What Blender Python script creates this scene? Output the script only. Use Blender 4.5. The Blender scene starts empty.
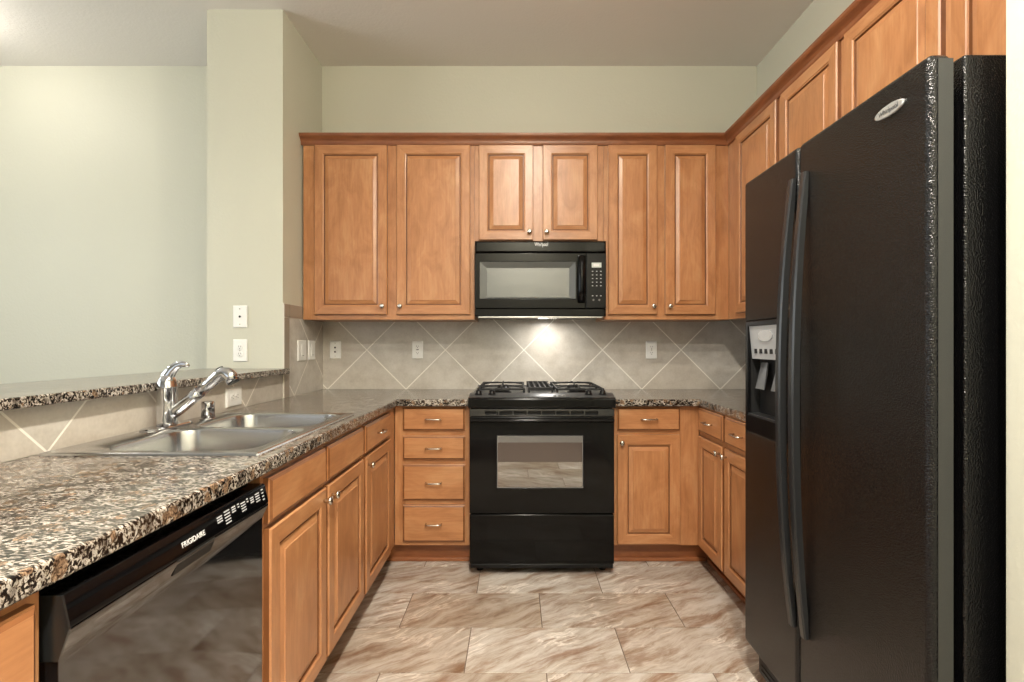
import bpy, bmesh, math, random
from mathutils import Vector, Matrix
random.seed(7)
scene = bpy.context.scene
col = scene.collection
R = math.radians

# ------------------------------------------------------------------ camera, world, light, exposure
cam_d = bpy.data.cameras.new('camera')
cam = bpy.data.objects.new('camera', cam_d); col.objects.link(cam)
cam.location = (0, 0, 1.208); cam.rotation_euler = (R(90), 0, 0)
cam_d.sensor_width = 36; cam_d.lens = 36*516/1024
cam_d.shift_x = -4/1024; cam_d.shift_y = 3.5/1024
cam_d.clip_start = 0.02
scene.camera = cam
scene.view_settings.view_transform = 'Standard'
scene.view_settings.look = 'None'
scene.view_settings.gamma = 1
scene.view_settings.use_curve_mapping = False
scene.view_settings.exposure = 0.0
w = bpy.data.worlds.new('world'); scene.world = w; w.use_nodes = True
bg = w.node_tree.nodes['Background']
bg.inputs[0].default_value = (0.80, 0.90, 1.0, 1); bg.inputs[1].default_value = 0.7

def area(name, loc, rot, sx, sy, power, color):
    l = bpy.data.lights.new(name, 'AREA'); l.shape = 'RECTANGLE'; l.size = sx; l.size_y = sy
    l.energy = power; l.color = color
    o = bpy.data.objects.new(name, l); col.objects.link(o); o.location = loc; o.rotation_euler = rot
    return o
# added fill lights standing in for daylight at unseen left and rear windows
area('window_fill_light', (-4.42, 0.9, 1.65), (0, R(-90), 0), 1.7, 2.6, 62, (0.90, 0.97, 1.0))
area('window_fill_light', (-2.7, -2.92, 1.65), (R(90), 0, 0), 2.2, 1.7, 10, (0.92, 0.97, 1.0))
# light under the microwave
area('microwave_lamp', (0.20, 3.24, 1.352), (0, 0, 0), 0.07, 0.04, 1.9, (1.0, 0.97, 0.92))
CAN_POWER = (46, 100)
CANS = [(0.12, 0.36), (0.12, -0.62)]     # recessed kitchen lights

# ------------------------------------------------------------------ materials
def s2l(c):
    return c/12.92 if c <= 0.04045 else ((c+0.055)/1.055)**2.4
def rgb(r, g, b):
    return (s2l(r/255), s2l(g/255), s2l(b/255), 1)
def newmat(name):
    m = bpy.data.materials.new(name); m.use_nodes = True
    nt = m.node_tree; b = nt.nodes['Principled BSDF']
    return m, nt, b
def N(nt, t, **kw):
    n = nt.nodes.new(t)
    for k, v in kw.items():
        if hasattr(n, k): setattr(n, k, v)
        else: n.inputs[k].default_value = v
    return n
def ramp(nt, fac, stops, interp='LINEAR'):
    r = nt.nodes.new('ShaderNodeValToRGB'); r.color_ramp.interpolation = interp
    el = r.color_ramp.elements
    while len(el) < len(stops): el.new(0.5)
    for e, (p, c) in zip(el, stops): e.position = p; e.color = c
    nt.links.new(fac, r.inputs[0]); return r.outputs[0]
def mix(nt, a, b, fac, mode='MIX'):
    m = nt.nodes.new('ShaderNodeMix'); m.data_type = 'RGBA'; m.blend_type = mode
    for s, v in ((0, fac), (6, a), (7, b)):
        if hasattr(v, 'is_output'): nt.links.new(v, m.inputs[s])
        else: m.inputs[s].default_value = v
    return m.outputs[2]
def math_(nt, op, a, b=None, c=None):
    m = nt.nodes.new('ShaderNodeMath'); m.operation = op
    for i, v in enumerate((a, b, c)):
        if v is None: continue
        if hasattr(v, 'is_output'): nt.links.new(v, m.inputs[i])
        else: m.inputs[i].default_value = v
    return m.outputs[0]
def bump(nt, b, h, strength, dist):
    bp = nt.nodes.new('ShaderNodeBump'); bp.inputs['Strength'].default_value = strength
    bp.inputs['Distance'].default_value = dist
    nt.links.new(h, bp.inputs['Height']); nt.links.new(bp.outputs[0], b.inputs['Normal'])
def simple(name, c, rough=0.5, metal=0.0, noise=0.0, nscale=20, coat=0.0, ior=None, spec=None):
    m, nt, b = newmat(name)
    b.inputs['Base Color'].default_value = c; b.inputs['Roughness'].default_value = rough
    b.inputs['Metallic'].default_value = metal
    if ior: b.inputs['IOR'].default_value = ior
    if spec is not None: b.inputs['Specular IOR Level'].default_value = spec
    if coat: b.inputs['Coat Weight'].default_value = coat; b.inputs['Coat Roughness'].default_value = 0.05
    tc = N(nt, 'ShaderNodeTexCoord'); n = N(nt, 'ShaderNodeTexNoise', Scale=nscale, Detail=3.0)
    nt.links.new(tc.outputs['Object'], n.inputs['Vector'])
    k = max(noise, 0.02)
    mr = N(nt, 'ShaderNodeMapRange'); mr.inputs['To Min'].default_value = rough*(1-k); mr.inputs['To Max'].default_value = rough*(1+k)
    nt.links.new(n.outputs[0], mr.inputs[0]); nt.links.new(mr.outputs[0], b.inputs['Roughness'])
    return m
def paint(name, c, bs=0.25):
    m, nt, b = newmat(name)
    geo = N(nt, 'ShaderNodeNewGeometry')
    n = N(nt, 'ShaderNodeTexNoise', Scale=70.0, Detail=3.0); nt.links.new(geo.outputs['Position'], n.inputs['Vector'])
    n2 = N(nt, 'ShaderNodeTexNoise', Scale=1.5, Detail=2.0); nt.links.new(geo.outputs['Position'], n2.inputs['Vector'])
    d = tuple(x*0.95 for x in c[:3])+(1,)
    nt.links.new(mix(nt, c, d, n2.outputs[0]), b.inputs['Base Color'])
    b.inputs['Roughness'].default_value = 0.55
    bump(nt, b, n.outputs[0], bs, 0.004)
    return m
def wood(name, c1, c2, c3):
    m, nt, b = newmat(name)
    uv = N(nt, 'ShaderNodeUVMap'); oi = N(nt, 'ShaderNodeObjectInfo')
    add = N(nt, 'ShaderNodeVectorMath', operation='ADD')
    sc = N(nt, 'ShaderNodeVectorMath', operation='SCALE'); sc.inputs[0].default_value = (7.3, 5.1, 3.7)
    nt.links.new(oi.outputs['Random'], sc.inputs['Scale'])
    nt.links.new(uv.outputs[0], add.inputs[0]); nt.links.new(sc.outputs[0], add.inputs[1])
    mp = N(nt, 'ShaderNodeMapping'); mp.inputs['Scale'].default_value = (1, 0.07, 1); nt.links.new(add.outputs[0], mp.inputs[0])
    g = N(nt, 'ShaderNodeTexNoise', Scale=90.0, Detail=4.0, Roughness=0.6, Distortion=0.4); nt.links.new(mp.outputs[0], g.inputs['Vector'])
    mp2 = N(nt, 'ShaderNodeMapping'); mp2.inputs['Scale'].default_value = (1, 0.4, 1); nt.links.new(add.outputs[0], mp2.inputs[0])
    bl = N(nt, 'ShaderNodeTexNoise', Scale=11.0, Detail=5.0, Roughness=0.6, Distortion=0.8); nt.links.new(mp2.outputs[0], bl.inputs['Vector'])
    a = ramp(nt, bl.outputs[0], [(0.25, c1), (0.5, c2), (0.78, c3)])
    gr = ramp(nt, g.outputs[0], [(0.3, (0.80, 0.76, 0.72, 1)), (0.6, (1, 1, 1, 1))])
    nt.links.new(mix(nt, a, gr, 0.75, 'MULTIPLY'), b.inputs['Base Color'])
    b.inputs['Roughness'].default_value = 0.36
    b.inputs['Coat Weight'].default_value = 0.25; b.inputs['Coat Roughness'].default_value = 0.25
    bump(nt, b, g.outputs[0], 0.08, 0.001)
    return m
def granite(name):
    m, nt, b = newmat(name)
    geo = N(nt, 'ShaderNodeNewGeometry')
    wn = N(nt, 'ShaderNodeTexNoise', Scale=26.0, Detail=3.0); nt.links.new(geo.outputs['Position'], wn.inputs['Vector'])
    warp = N(nt, 'ShaderNodeVectorMath', operation='MULTIPLY_ADD'); nt.links.new(wn.outputs['Color'], warp.inputs[0])
    warp.inputs[1].default_value = (0.03, 0.03, 0.03); nt.links.new(geo.outputs['Position'], warp.inputs[2])
    v1 = N(nt, 'ShaderNodeTexVoronoi', Scale=34.0); nt.links.new(warp.outputs[0], v1.inputs['Vector'])
    sep = N(nt, 'ShaderNodeSeparateColor'); nt.links.new(v1.outputs['Color'], sep.inputs[0])
    st = N(nt, 'ShaderNodeMapping'); st.inputs['Scale'].default_value = (0.5, 1.0, 0.8); nt.links.new(geo.outputs['Position'], st.inputs[0])
    n1 = N(nt, 'ShaderNodeTexNoise', Scale=175.0, Detail=6.0, Roughness=0.6, Distortion=0.5); nt.links.new(st.outputs[0], n1.inputs['Vector'])
    n2 = N(nt, 'ShaderNodeTexNoise', Scale=190.0, Detail=4.0, Roughness=0.6, Distortion=0.6); nt.links.new(geo.outputs['Position'], n2.inputs['Vector'])
    base = ramp(nt, n1.outputs[0], [(0.0, rgb(18, 17, 17)), (0.47, rgb(24, 22, 21)), (0.49, rgb(84, 72, 62)), (0.50, rgb(126, 112, 98)),
                                    (0.55, rgb(168, 161, 152)), (0.60, rgb(192, 188, 181)), (0.66, rgb(92, 82, 72))])
    ros = ramp(nt, n2.outputs[0], [(0.36, rgb(44, 32, 26)), (0.45, rgb(98, 78, 62)), (0.55, rgb(138, 114, 93)), (0.66, rgb(166, 146, 124))])
    inside = math_(nt, 'MULTIPLY', math_(nt, 'LESS_THAN', v1.outputs['Distance'], 0.42), math_(nt, 'GREATER_THAN', sep.outputs[0], 0.62))
    c = mix(nt, base, ros, inside)
    n3 = N(nt, 'ShaderNodeTexNoise', Scale=34.0, Detail=3.0, Roughness=0.6); nt.links.new(st.outputs[0], n3.inputs['Vector'])
    c = mix(nt, c, ramp(nt, n3.outputs[0], [(0.36, (0.30, 0.27, 0.25, 1)), (0.50, (0.95, 0.93, 0.90, 1)), (0.62, (1.15, 1.14, 1.12, 1))]), 1.0, 'MULTIPLY')
    nt.links.new(c, b.inputs['Base Color'])
    b.inputs['Roughness'].default_value = 0.15; b.inputs['IOR'].default_value = 1.6
    return m
def wall_tile(name, axis, a0, z0=1.172, p=0.518/math.sqrt(2), diag=True):
    """diagonal grey-beige ceramic tile with pale grout; axis 0 = runs along x, 1 = along y"""
    m, nt, b = newmat(name)
    geo = N(nt, 'ShaderNodeNewGeometry'); sep = N(nt, 'ShaderNodeSeparateXYZ'); nt.links.new(geo.outputs['Position'], sep.inputs[0])
    a = math_(nt, 'SUBTRACT', sep.outputs[axis], a0); z = math_(nt, 'SUBTRACT', sep.outputs[2], z0)
    u = math_(nt, 'DIVIDE', math_(nt, 'ADD', a, z), math.sqrt(2)*p)
    v = math_(nt, 'DIVIDE', math_(nt, 'SUBTRACT', a, z), math.sqrt(2)*p)
    def dist(t):
        f = math_(nt, 'FRACT', math_(nt, 'ADD', t, 50.5))
        return math_(nt, 'ABSOLUTE', math_(nt, 'SUBTRACT', f, 0.5))
    d = math_(nt, 'MINIMUM', dist(u), dist(v))
    grout = math_(nt, 'LESS_THAN', d, 0.0032/p)
    fl = N(nt, 'ShaderNodeCombineXYZ')
    nt.links.new(math_(nt, 'FLOOR', math_(nt, 'ADD', u, 0.0)), fl.inputs[0]); nt.links.new(math_(nt, 'FLOOR', v), fl.inputs[1])
    wn = N(nt, 'ShaderNodeTexWhiteNoise'); nt.links.new(fl.outputs[0], wn.inputs['Vector'])
    n = N(nt, 'ShaderNodeTexNoise', Scale=9.0, Detail=6.0, Roughness=0.65); nt.links.new(geo.outputs['Position'], n.inputs['Vector'])
    n2 = N(nt, 'ShaderNodeTexNoise', Scale=90.0, Detail=3.0); nt.links.new(geo.outputs['Position'], n2.inputs['Vector'])
    c = ramp(nt, n.outputs[0], [(0.3, rgb(170, 163, 153)), (0.5, rgb(190, 185, 176)), (0.7, rgb(203, 199, 191))])
    c = mix(nt, c, rgb(186, 174, 158), math_(nt, 'MULTIPLY', wn.outputs[0], 0.5))
    c = mix(nt, c, n2.outputs[0], 0.12, 'OVERLAY')
    c = mix(nt, c, rgb(232, 228, 218), grout)
    nt.links.new(c, b.inputs['Base Color'])
    r = math_(nt, 'MULTIPLY_ADD', grout, 0.5, 0.30); nt.links.new(r, b.inputs['Roughness'])
    bump(nt, b, math_(nt, 'SUBTRACT', 1.0, grout), 0.4, 0.002)
    return m
def floor_tile(name):
    m, nt, b = newmat(name)
    uv = N(nt, 'ShaderNodeUVMap')
    rot = N(nt, 'ShaderNodeMapping'); rot.inputs['Rotation'].default_value = (0, 0, R(-32)); nt.links.new(uv.outputs[0], rot.inputs[0])
    wn = N(nt, 'ShaderNodeTexNoise', Scale=2.6, Detail=3.0); nt.links.new(rot.outputs[0], wn.inputs['Vector'])
    wv = N(nt, 'ShaderNodeVectorMath', operation='MULTIPLY_ADD'); nt.links.new(wn.outputs['Color'], wv.inputs[0])
    wv.inputs[1].default_value = (0.17, 0.17, 0.0); nt.links.new(rot.outputs[0], wv.inputs[2])
    st = N(nt, 'ShaderNodeMapping'); st.inputs['Scale'].default_value = (1.5, 8.0, 1); nt.links.new(wv.outputs[0], st.inputs[0])
    n = N(nt, 'ShaderNodeTexNoise', Scale=2.4, Detail=10.0, Roughness=0.72); nt.links.new(st.outputs[0], n.inputs['Vector'])
    c = ramp(nt, n.outputs[0], [(0.30, rgb(120, 98, 80)), (0.40, rgb(152, 134, 118)), (0.47, rgb(174, 163, 151)), (0.54, rgb(188, 180, 171)),
                                (0.62, rgb(198, 192, 185)), (0.74, rgb(176, 156, 138))])
    st2 = N(nt, 'ShaderNodeMapping'); st2.inputs['Scale'].default_value = (1.2, 5.0, 1); nt.links.new(wv.outputs[0], st2.inputs[0])
    n2 = N(nt, 'ShaderNodeTexNoise', Scale=3.1, Detail=5.0, Roughness=0.55); nt.links.new(st2.outputs[0], n2.inputs['Vector'])
    vein = math_(nt, 'ABSOLUTE', math_(nt, 'SUBTRACT', n2.outputs[0], 0.5))
    vm = ramp(nt, vein, [(0.0, (1, 1, 1, 1)), (0.016, (0.5, 0.5, 0.5, 1)), (0.04, (0, 0, 0, 1))])
    gate = N(nt, 'ShaderNodeTexNoise', Scale=3.5, Detail=2.0); nt.links.new(rot.outputs[0], gate.inputs['Vector'])
    g = ramp(nt, gate.outputs[0], [(0.48, (0, 0, 0, 1)), (0.6, (1, 1, 1, 1))])
    c = mix(nt, c, rgb(224, 217, 208), math_(nt, 'MULTIPLY', vm, g))
    b2 = N(nt, 'ShaderNodeTexNoise', Scale=2.2, Detail=9.0, Roughness=0.68); nt.links.new(st2.outputs[0], b2.inputs['Vector'])
    bm_ = ramp(nt, b2.outputs[0], [(0.50, (0, 0, 0, 1)), (0.66, (1, 1, 1, 1))])
    c = mix(nt, c, rgb(122, 86, 58), math_(nt, 'MULTIPLY', bm_, 0.8))
    lf = N(nt, 'ShaderNodeTexNoise', Scale=0.9, Detail=1.0); nt.links.new(uv.outputs[0], lf.inputs['Vector'])
    c = mix(nt, c, ramp(nt, lf.outputs[0], [(0.34, (0.80, 0.73, 0.66, 1)), (0.5, (1.0, 0.985, 0.97, 1)), (0.62, (1.10, 1.10, 1.10, 1))]), 1.0, 'MULTIPLY')
    nt.links.new(c, b.inputs['Base Color']); b.inputs['Roughness'].default_value = 0.30
    bump(nt, b, n.outputs[0], 0.15, 0.002)
    return m
def textured_black(name, base, rough, scale, strength, dist):
    m, nt, b = newmat(name)
    tc = N(nt, 'ShaderNodeTexCoord')
    v = N(nt, 'ShaderNodeTexVoronoi', Scale=scale); nt.links.new(tc.outputs['Object'], v.inputs['Vector'])
    n = N(nt, 'ShaderNodeTexNoise', Scale=scale*0.8, Detail=2.0); nt.links.new(tc.outputs['Object'], n.inputs['Vector'])
    h = math_(nt, 'ADD', v.outputs['Distance'], n.outputs[0])
    b.inputs['Base Color'].default_value = base; b.inputs['Roughness'].default_value = rough; b.inputs['Specular IOR Level'].default_value = 0.42
    bump(nt, b, h, strength, dist)
    return m
def emis(name, c, s):
    m, nt, b = newmat(name)
    b.inputs['Base Color'].default_value = c
    b.inputs['Emission Color'].default_value = c; b.inputs['Emission Strength'].default_value = s
    return m

M = {}
M['wood'] = wood('maple_wood', rgb(158, 105, 65), rgb(180, 125, 82), rgb(195, 146, 102))
M['wood_groove'] = wood('darker_groove_wood', rgb(112, 68, 38), rgb(126, 80, 46), rgb(138, 90, 54))  # darker wood tone on door grooves and on door and drawer edges
M['wood_dark'] = wood('stained_toe_kick_wood', rgb(134, 80, 46), rgb(150, 92, 55), rgb(160, 104, 66))
M['crown'] = wood('stained_crown_wood', rgb(116, 66, 38), rgb(134, 80, 48), rgb(150, 95, 60))
M['wall'] = paint('sage_wall_paint', rgb(198, 197, 181))
M['ceiling'] = paint('ceiling_paint', rgb(226, 222, 216), 0.35)
M['granite'] = granite('speckled_granite')
M['tile_back'] = wall_tile('backsplash_tile', 0, -0.4657)
M['tile_side'] = wall_tile('side_backsplash_tile', 1, 3.223)
M['border'] = simple('border_tile', rgb(150, 138, 124), 0.35)
M['grout'] = simple('pale_grout', rgb(206, 200, 188), 0.8)
M['floor_tile'] = floor_tile('stone_floor_tile')
M['floor_grout'] = simple('floor_grout', rgb(120, 105, 92), 0.9)
M['carpet'] = simple('brown_floor', rgb(104, 88, 78), 0.8)
M['white_paint'] = simple('white_trim_paint', rgb(225, 225, 220), 0.4)
M['plastic_white'] = simple('white_plastic', rgb(232, 232, 228), 0.35)
M['plastic_dark'] = simple('dark_slot', rgb(30, 30, 30), 0.6)
M['gloss_black'] = simple('gloss_black_enamel', rgb(7, 7, 8), 0.09, noise=0.3, nscale=6, spec=0.22)
M['satin_black'] = simple('satin_black', rgb(9, 9, 10), 0.28, spec=0.25)
M['cooktop'] = simple('cooktop_enamel', rgb(74, 75, 76), 0.30, ior=1.6)  # grey base colour paints in the sheen of black enamel
M['matte_black'] = simple('matte_black', rgb(12, 12, 12), 0.6)
M['dishwasher_black'] = simple('dishwasher_gloss_black', rgb(20, 20, 21), 0.07, noise=0.6, nscale=5, ior=2.2)
M['fridge'] = textured_black('textured_black_enamel', rgb(9, 9, 10), 0.17, 300, 0.9, 0.0012)
M['fridge_trim'] = simple('smooth_black_edge', rgb(30, 32, 32), 0.25, ior=1.7)
M['handle_grey'] = simple('dark_grey_handle', rgb(34, 35, 36), 0.3)
M['oven_glass'] = simple('oven_window_glass', rgb(18, 17, 17), 0.02, ior=3.2)
M['mw_glass'] = simple('microwave_window_mesh', rgb(80, 84, 84), 0.22, ior=1.9)
M['mw_bezel'] = simple('microwave_window_bezel', rgb(64, 67, 67), 0.3, ior=1.8)
M['line_grey'] = simple('grey_line', rgb(105, 105, 105), 0.4)
M['button_grey'] = simple('light_grey_print', rgb(178, 180, 182), 0.5)
M['print'] = simple('white_print', rgb(225, 225, 225), 0.5)
M['display'] = simple('grey_display', rgb(196, 204, 200), 0.3)
M['nickel'] = simple('brushed_nickel', rgb(205, 200, 190), 0.25, metal=1.0)
M['chrome'] = simple('chrome', rgb(205, 206, 210), 0.07, metal=1.0)
M['steel'] = simple('brushed_steel', rgb(190, 190, 190), 0.24, metal=1.0)
M['badge'] = simple('silver_badge', rgb(205, 207, 208), 0.25, metal=0.7)
M['dispenser'] = simple('dispenser_panel_grey', rgb(165, 168, 170), 0.35)
M['paddle'] = simple('paddle_grey', rgb(84, 86, 88), 0.3)
M['lens'] = emis('lamp_lens', (1.0, 0.95, 0.86, 1), 10)
M['globe_dining'] = emis('glowing_dining_globe_glass', (1.0, 0.94, 0.86, 1), 60)
M['globe_kitchen'] = emis('glowing_kitchen_globe_glass', (1.0, 0.91, 0.76, 1), 290)
M['burner'] = simple('burner_cap', rgb(26, 26, 26), 0.5)

# ------------------------------------------------------------------ mesh helpers
class MB:
    """collects faces with metre UVs (v runs along the grain)"""
    def __init__(s): s.bm = bmesh.new(); s.uv = s.bm.loops.layers.uv.new('UVMap'); s.off = random.random()*3
    def face(s, pts, grain=2, mi=0, uvs=None, smooth=False):
        vs = [s.bm.verts.new(p) for p in pts]
        try: f = s.bm.faces.new(vs)
        except ValueError: return None
        f.material_index = mi; f.smooth = smooth
        n = f.normal if f.normal.length else Vector((0, 0, 1)); f.normal_update(); n = f.normal
        ax = [a for a in range(3) if a != grain]
        # u axis: the non-grain axis least aligned with the normal
        ua = min(ax, key=lambda a: abs(n[a]))
        if abs(n[grain]) > 0.9: ua, va = ax
        else: va = grain
        for i, l in enumerate(f.loops):
            if uvs: l[s.uv].uv = uvs[i]
            else: l[s.uv].uv = (l.vert.co[ua]+s.off, l.vert.co[va]+s.off*2)
        return f
    def box(s, x0, x1, y0, y1, z0, z1, grain=2, mi=0):
        p = [(x, y, z) for z in (z0, z1) for y in (y0, y1) for x in (x0, x1)]
        for q in ((0, 2, 3, 1), (4, 5, 7, 6), (0, 1, 5, 4), (2, 6, 7, 3), (0, 4, 6, 2), (1, 3, 7, 5)):
            s.face([p[i] for i in q], grain, mi)
        return s
    def loops(s, rings, close0=True, close1=True, grain=2, mi=0, smooth=False, gf=None, mis=None):
        n = len(rings[0])
        for ri, (a, b) in enumerate(zip(rings, rings[1:])):
            m_ = mis.get(ri, mi) if mis else mi
            for i in range(n):
                j = (i+1) % n
                s.face([a[i], a[j], b[j], b[i]], gf(i) if gf else grain, m_, smooth=smooth)
        if close0: s.face(list(reversed(rings[0])), grain, mi)
        if close1: s.face(rings[-1], grain, mi)
        return s
    def lathe(s, prof, c=(0, 0, 0), axis='Z', seg=24, mi=0):
        rings = []
        for r, h in prof:
            ring = []
            for i in range(seg):
                a = 2*math.pi*i/seg; u, v = r*math.cos(a), r*math.sin(a)
                p = {'Z': (u, v, h), 'Y': (u, h, -v), 'X': (h, u, v)}[axis]
                ring.append((c[0]+p[0], c[1]+p[1], c[2]+p[2]))
            rings.append(ring)
        return s.loops(rings, mi=mi, smooth=True)
    def tube(s, pts, rad, seg=12, mi=0, flat=1.0):
        """round tube along pts; rad may be a list"""
        pts = [Vector(p) for p in pts]; rings = []; up = None
        for i, p in enumerate(pts):
            t = (pts[min(i+1, len(pts)-1)]-pts[max(i-1, 0)]).normalized()
            if up is None:
                up = Vector((0, 0, 1)) if abs(t.z) < 0.9 else Vector((0, 1, 0))
            a = t.cross(up).normalized(); b = a.cross(t).normalized(); up = b
            r = rad[i] if isinstance(rad, (list, tuple)) else rad
            rings.append([tuple(p+a*(r*math.cos(2*math.pi*k/seg))+b*(r*flat*math.sin(2*math.pi*k/seg))) for k in range(seg)])
        return s.loops(rings, mi=mi, smooth=True)
    def grid(s, us, vs, solid, w0, w1, mp, grainfn=None):
        """extruded plate of grid cells; mp maps (u,v,w) to xyz"""
        nu, nv = len(us)-1, len(vs)-1
        S = [[bool(solid((us[i]+us[i+1])/2, (vs[j]+vs[j+1])/2)) for j in range(nv)] for i in range(nu)]
        def q(pts, g): s.face([mp(*p) for p in pts], g)
        for i in range(nu):
            for j in range(nv):
                if not S[i][j]: continue
                a, b, c, d = us[i], us[i+1], vs[j], vs[j+1]
                g = grainfn((a+b)/2, (c+d)/2) if grainfn else 2
                q([(a, c, w0), (b, c, w0), (b, d, w0), (a, d, w0)], g)
                q([(a, c, w1), (a, d, w1), (b, d, w1), (b, c, w1)], g)
                if i == 0 or not S[i-1][j]: q([(a, c, w0), (a, d, w0), (a, d, w1), (a, c, w1)], g)
                if i == nu-1 or not S[i+1][j]: q([(b, c, w0), (b, c, w1), (b, d, w1), (b, d, w0)], g)
                if j == 0 or not S[i][j-1]: q([(a, c, w0), (a, c, w1), (b, c, w1), (b, c, w0)], g)
                if j == nv-1 or not S[i][j+1]: q([(a, d, w0), (b, d, w0), (b, d, w1), (a, d, w1)], g)
        return s
    def build(s, name, mats, parent=None, bevel=0.0, seg=2, merge=True, recalc=True, autosmooth=False):
        if merge: bmesh.ops.remove_doubles(s.bm, verts=s.bm.verts, dist=1e-5)
        if recalc: bmesh.ops.recalc_face_normals(s.bm, faces=s.bm.faces)
        me = bpy.data.meshes.new(name); s.bm.to_mesh(me); s.bm.free()
        for m in (mats if isinstance(mats, (list, tuple)) else [mats]): me.materials.append(m)
        o = bpy.data.objects.new(name, me); col.objects.link(o)
        if parent: o.parent = parent
        if bevel:
            bv = o.modifiers.new('bevel', 'BEVEL'); bv.width = bevel; bv.segments = seg; bv.limit_method = 'ANGLE'; bv.angle_limit = R(40)
            bv.harden_normals = True
            for p in me.polygons: p.use_smooth = True
        return o
def tag(o, label=None, cat=None, group=None, kind=None):
    if label: o['label'] = label
    if cat: o['category'] = cat
    if group: o['group'] = group
    if kind: o['kind'] = kind
    return o
def thing(name, label, cat, loc=(0, 0, 0), rz=0, group=None):
    o = bpy.data.objects.new(name, None); col.objects.link(o); o.empty_display_size = 0.1
    o.location = loc; o.rotation_euler = (0, 0, rz); return tag(o, label, cat, group)
def struct(name, mb, mats, label=None, **kw):
    o = mb.build(name, mats, **kw); tag(o, label, None, None, 'structure'); return o
def text_mesh(name, s, size, mat, parent, matrix, extrude=0.0003, sx=1.0, align='CENTER'):
    cu = bpy.data.curves.new(name, 'FONT'); cu.body = s; cu.size = size; cu.extrude = extrude
    cu.align_x = align; cu.align_y = 'CENTER'; cu.offset = size*0.004
    t = bpy.data.objects.new(name, cu); col.objects.link(t)
    dg = bpy.context.evaluated_depsgraph_get()
    me = bpy.data.meshes.new_from_object(t.evaluated_get(dg))
    bpy.data.objects.remove(t)
    me.transform(matrix @ Matrix.Diagonal((sx, 1, 1, 1))); me.materials.clear(); me.materials.append(mat)
    o = bpy.data.objects.new(name, me); col.objects.link(o); o.parent = parent
    return o
# text standing in the local xz plane, facing -y
def face_y(x, y, z): return Matrix.Translation((x, y, z)) @ Matrix.Rotation(R(90), 4, 'X')

# ------------------------------------------------------------------ room shell
H = 3.048; YB = 3.41; XL = -1.281; XR = 1.592; SY = 2.835
def wallbox(name, *b, label=None, mat='wall'):
    return struct(name, MB().box(*b), M[mat], label)
wallbox('wall_back', -4.6, XR+0.12, YB, YB+0.12, 0, H)
wallbox('wall_right', XR, XR+0.12, 1.0, YB, 0, H)
wallbox('wall_partition', 0.95, XR+0.12, -1.0, 1.0, 0, H)
wallbox('wall_wing', -1.698, XL, SY, YB, 0, H)
wallbox('wall_low', -1.43, XL-0.008, 0.0, SY, 0, 1.046)
wallbox('wall_rear', -0.9, XR+0.12, -1.12, -1.0, 0, H)
def wall_with_window(name, us, vs, hole, mp, w0, w1):
    g = MB().grid(us, vs, lambda u, v: not (hole[0] < u < hole[1] and hole[2] < v < hole[3]), w0, w1, mp)
    return struct(name, g, M['wall'])
wall_with_window('wall_left', (-3.0, -0.4, 2.2, YB), (0, 0.8, 2.5, H), (-0.4, 2.2, 0.8, 2.5), lambda u, v, w_: (w_, u, v), -4.62, -4.5)
wall_with_window('wall_front', (-4.5, -3.8, -1.6, XR+0.12), (0, 0.8, 2.5, H), (-3.8, -1.6, 0.8, 2.5), lambda u, v, w_: (u, w_, v), -3.12, -3.0)
def window_frame(name, horiz, a0, a1, z0, z1, w_):  # frames for unseen windows, added to bring in fill daylight
    mb = MB(); t = 0.05; mid = (a0+a1)/2; zm = (z0+z1)/2
    for (p, q, r, s_) in ((a0, a1, z0, z0+t), (a0, a1, z1-t, z1), (a0, a0+t, z0+t, z1-t), (a1-t, a1, z0+t, z1-t), (mid-.02, mid+.02, z0+t, z1-t)):
        if horiz: mb.box(p, q, w_-.04, w_+.04, r, s_)
        else: mb.box(w_-.04, w_+.04, p, q, r, s_)
    return struct(name, mb, M['white_paint'])
window_frame('unseen_window_1', False, -0.4, 2.2, 0.8, 2.5, -4.56)
window_frame('unseen_window_2', True, -3.8, -1.6, 0.8, 2.5, -3.06)
struct('ceiling', MB().box(-4.62, XR+0.12, -3.12, YB+0.12, H, H+0.1), M['ceiling'])
# baseboards (rear ones show as a pale band in the oven window)
struct('baseboard_rear', MB().box(-0.9, 0.949, -1.0, -0.985, 0, 0.12), M['white_paint'])
struct('baseboard_back', MB().box(-4.5, -1.70, YB-0.015, YB, 0, 0.12), M['white_paint'])

# floor: staggered stone-look tiles on a grout bed, brown flooring beyond
fl = MB()
rows = [1.899+0.3045*k for k in range(-6, 6)]
def tile_face(x0, x1, y0, y1):
    g = 0.0016; b_ = 0.0012
    ox, oy = random.random()*40, random.random()*40
    x0 += g; x1 -= g; y0 += g; y1 -= g
    if x1-x0 < 0.01 or y1-y0 < 0.01: return
    flip = random.choice((1, -1))
    top = [(x0+b_, y0+b_, 0), (x1-b_, y0+b_, 0), (x1-b_, y1-b_, 0), (x0+b_, y1-b_, 0)]
    bot = [(x0, y0, -0.003), (x1, y0, -0.003), (x1, y1, -0.003), (x0, y1, -0.003)]
    uvf = lambda p: (flip*p[0]+ox, flip*p[1]+oy)
    fl.face(top, 2, 0, [uvf(p) for p in top])
    for i in range(4):
        j = (i+1) % 4; q = [bot[i], bot[j], top[j], top[i]]
        fl.face(q, 2, 0, [uvf(p) for p in q])
FX0, FX1 = -1.289, XR
for k in range(len(rows)-1):
    y0, y1 = rows[k], rows[k+1]
    off = (-0.191 if k % 2 == 0 else 0.112)      # rows[6] = 1.899 -> even
    x = off-0.612*3
    while x < FX1:
        a, b_ = max(x, FX0), min(x+0.612, FX1)
        if b_-a > 0.02: tile_face(a, b_, y0, min(y1, YB))
        x += 0.612
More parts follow.
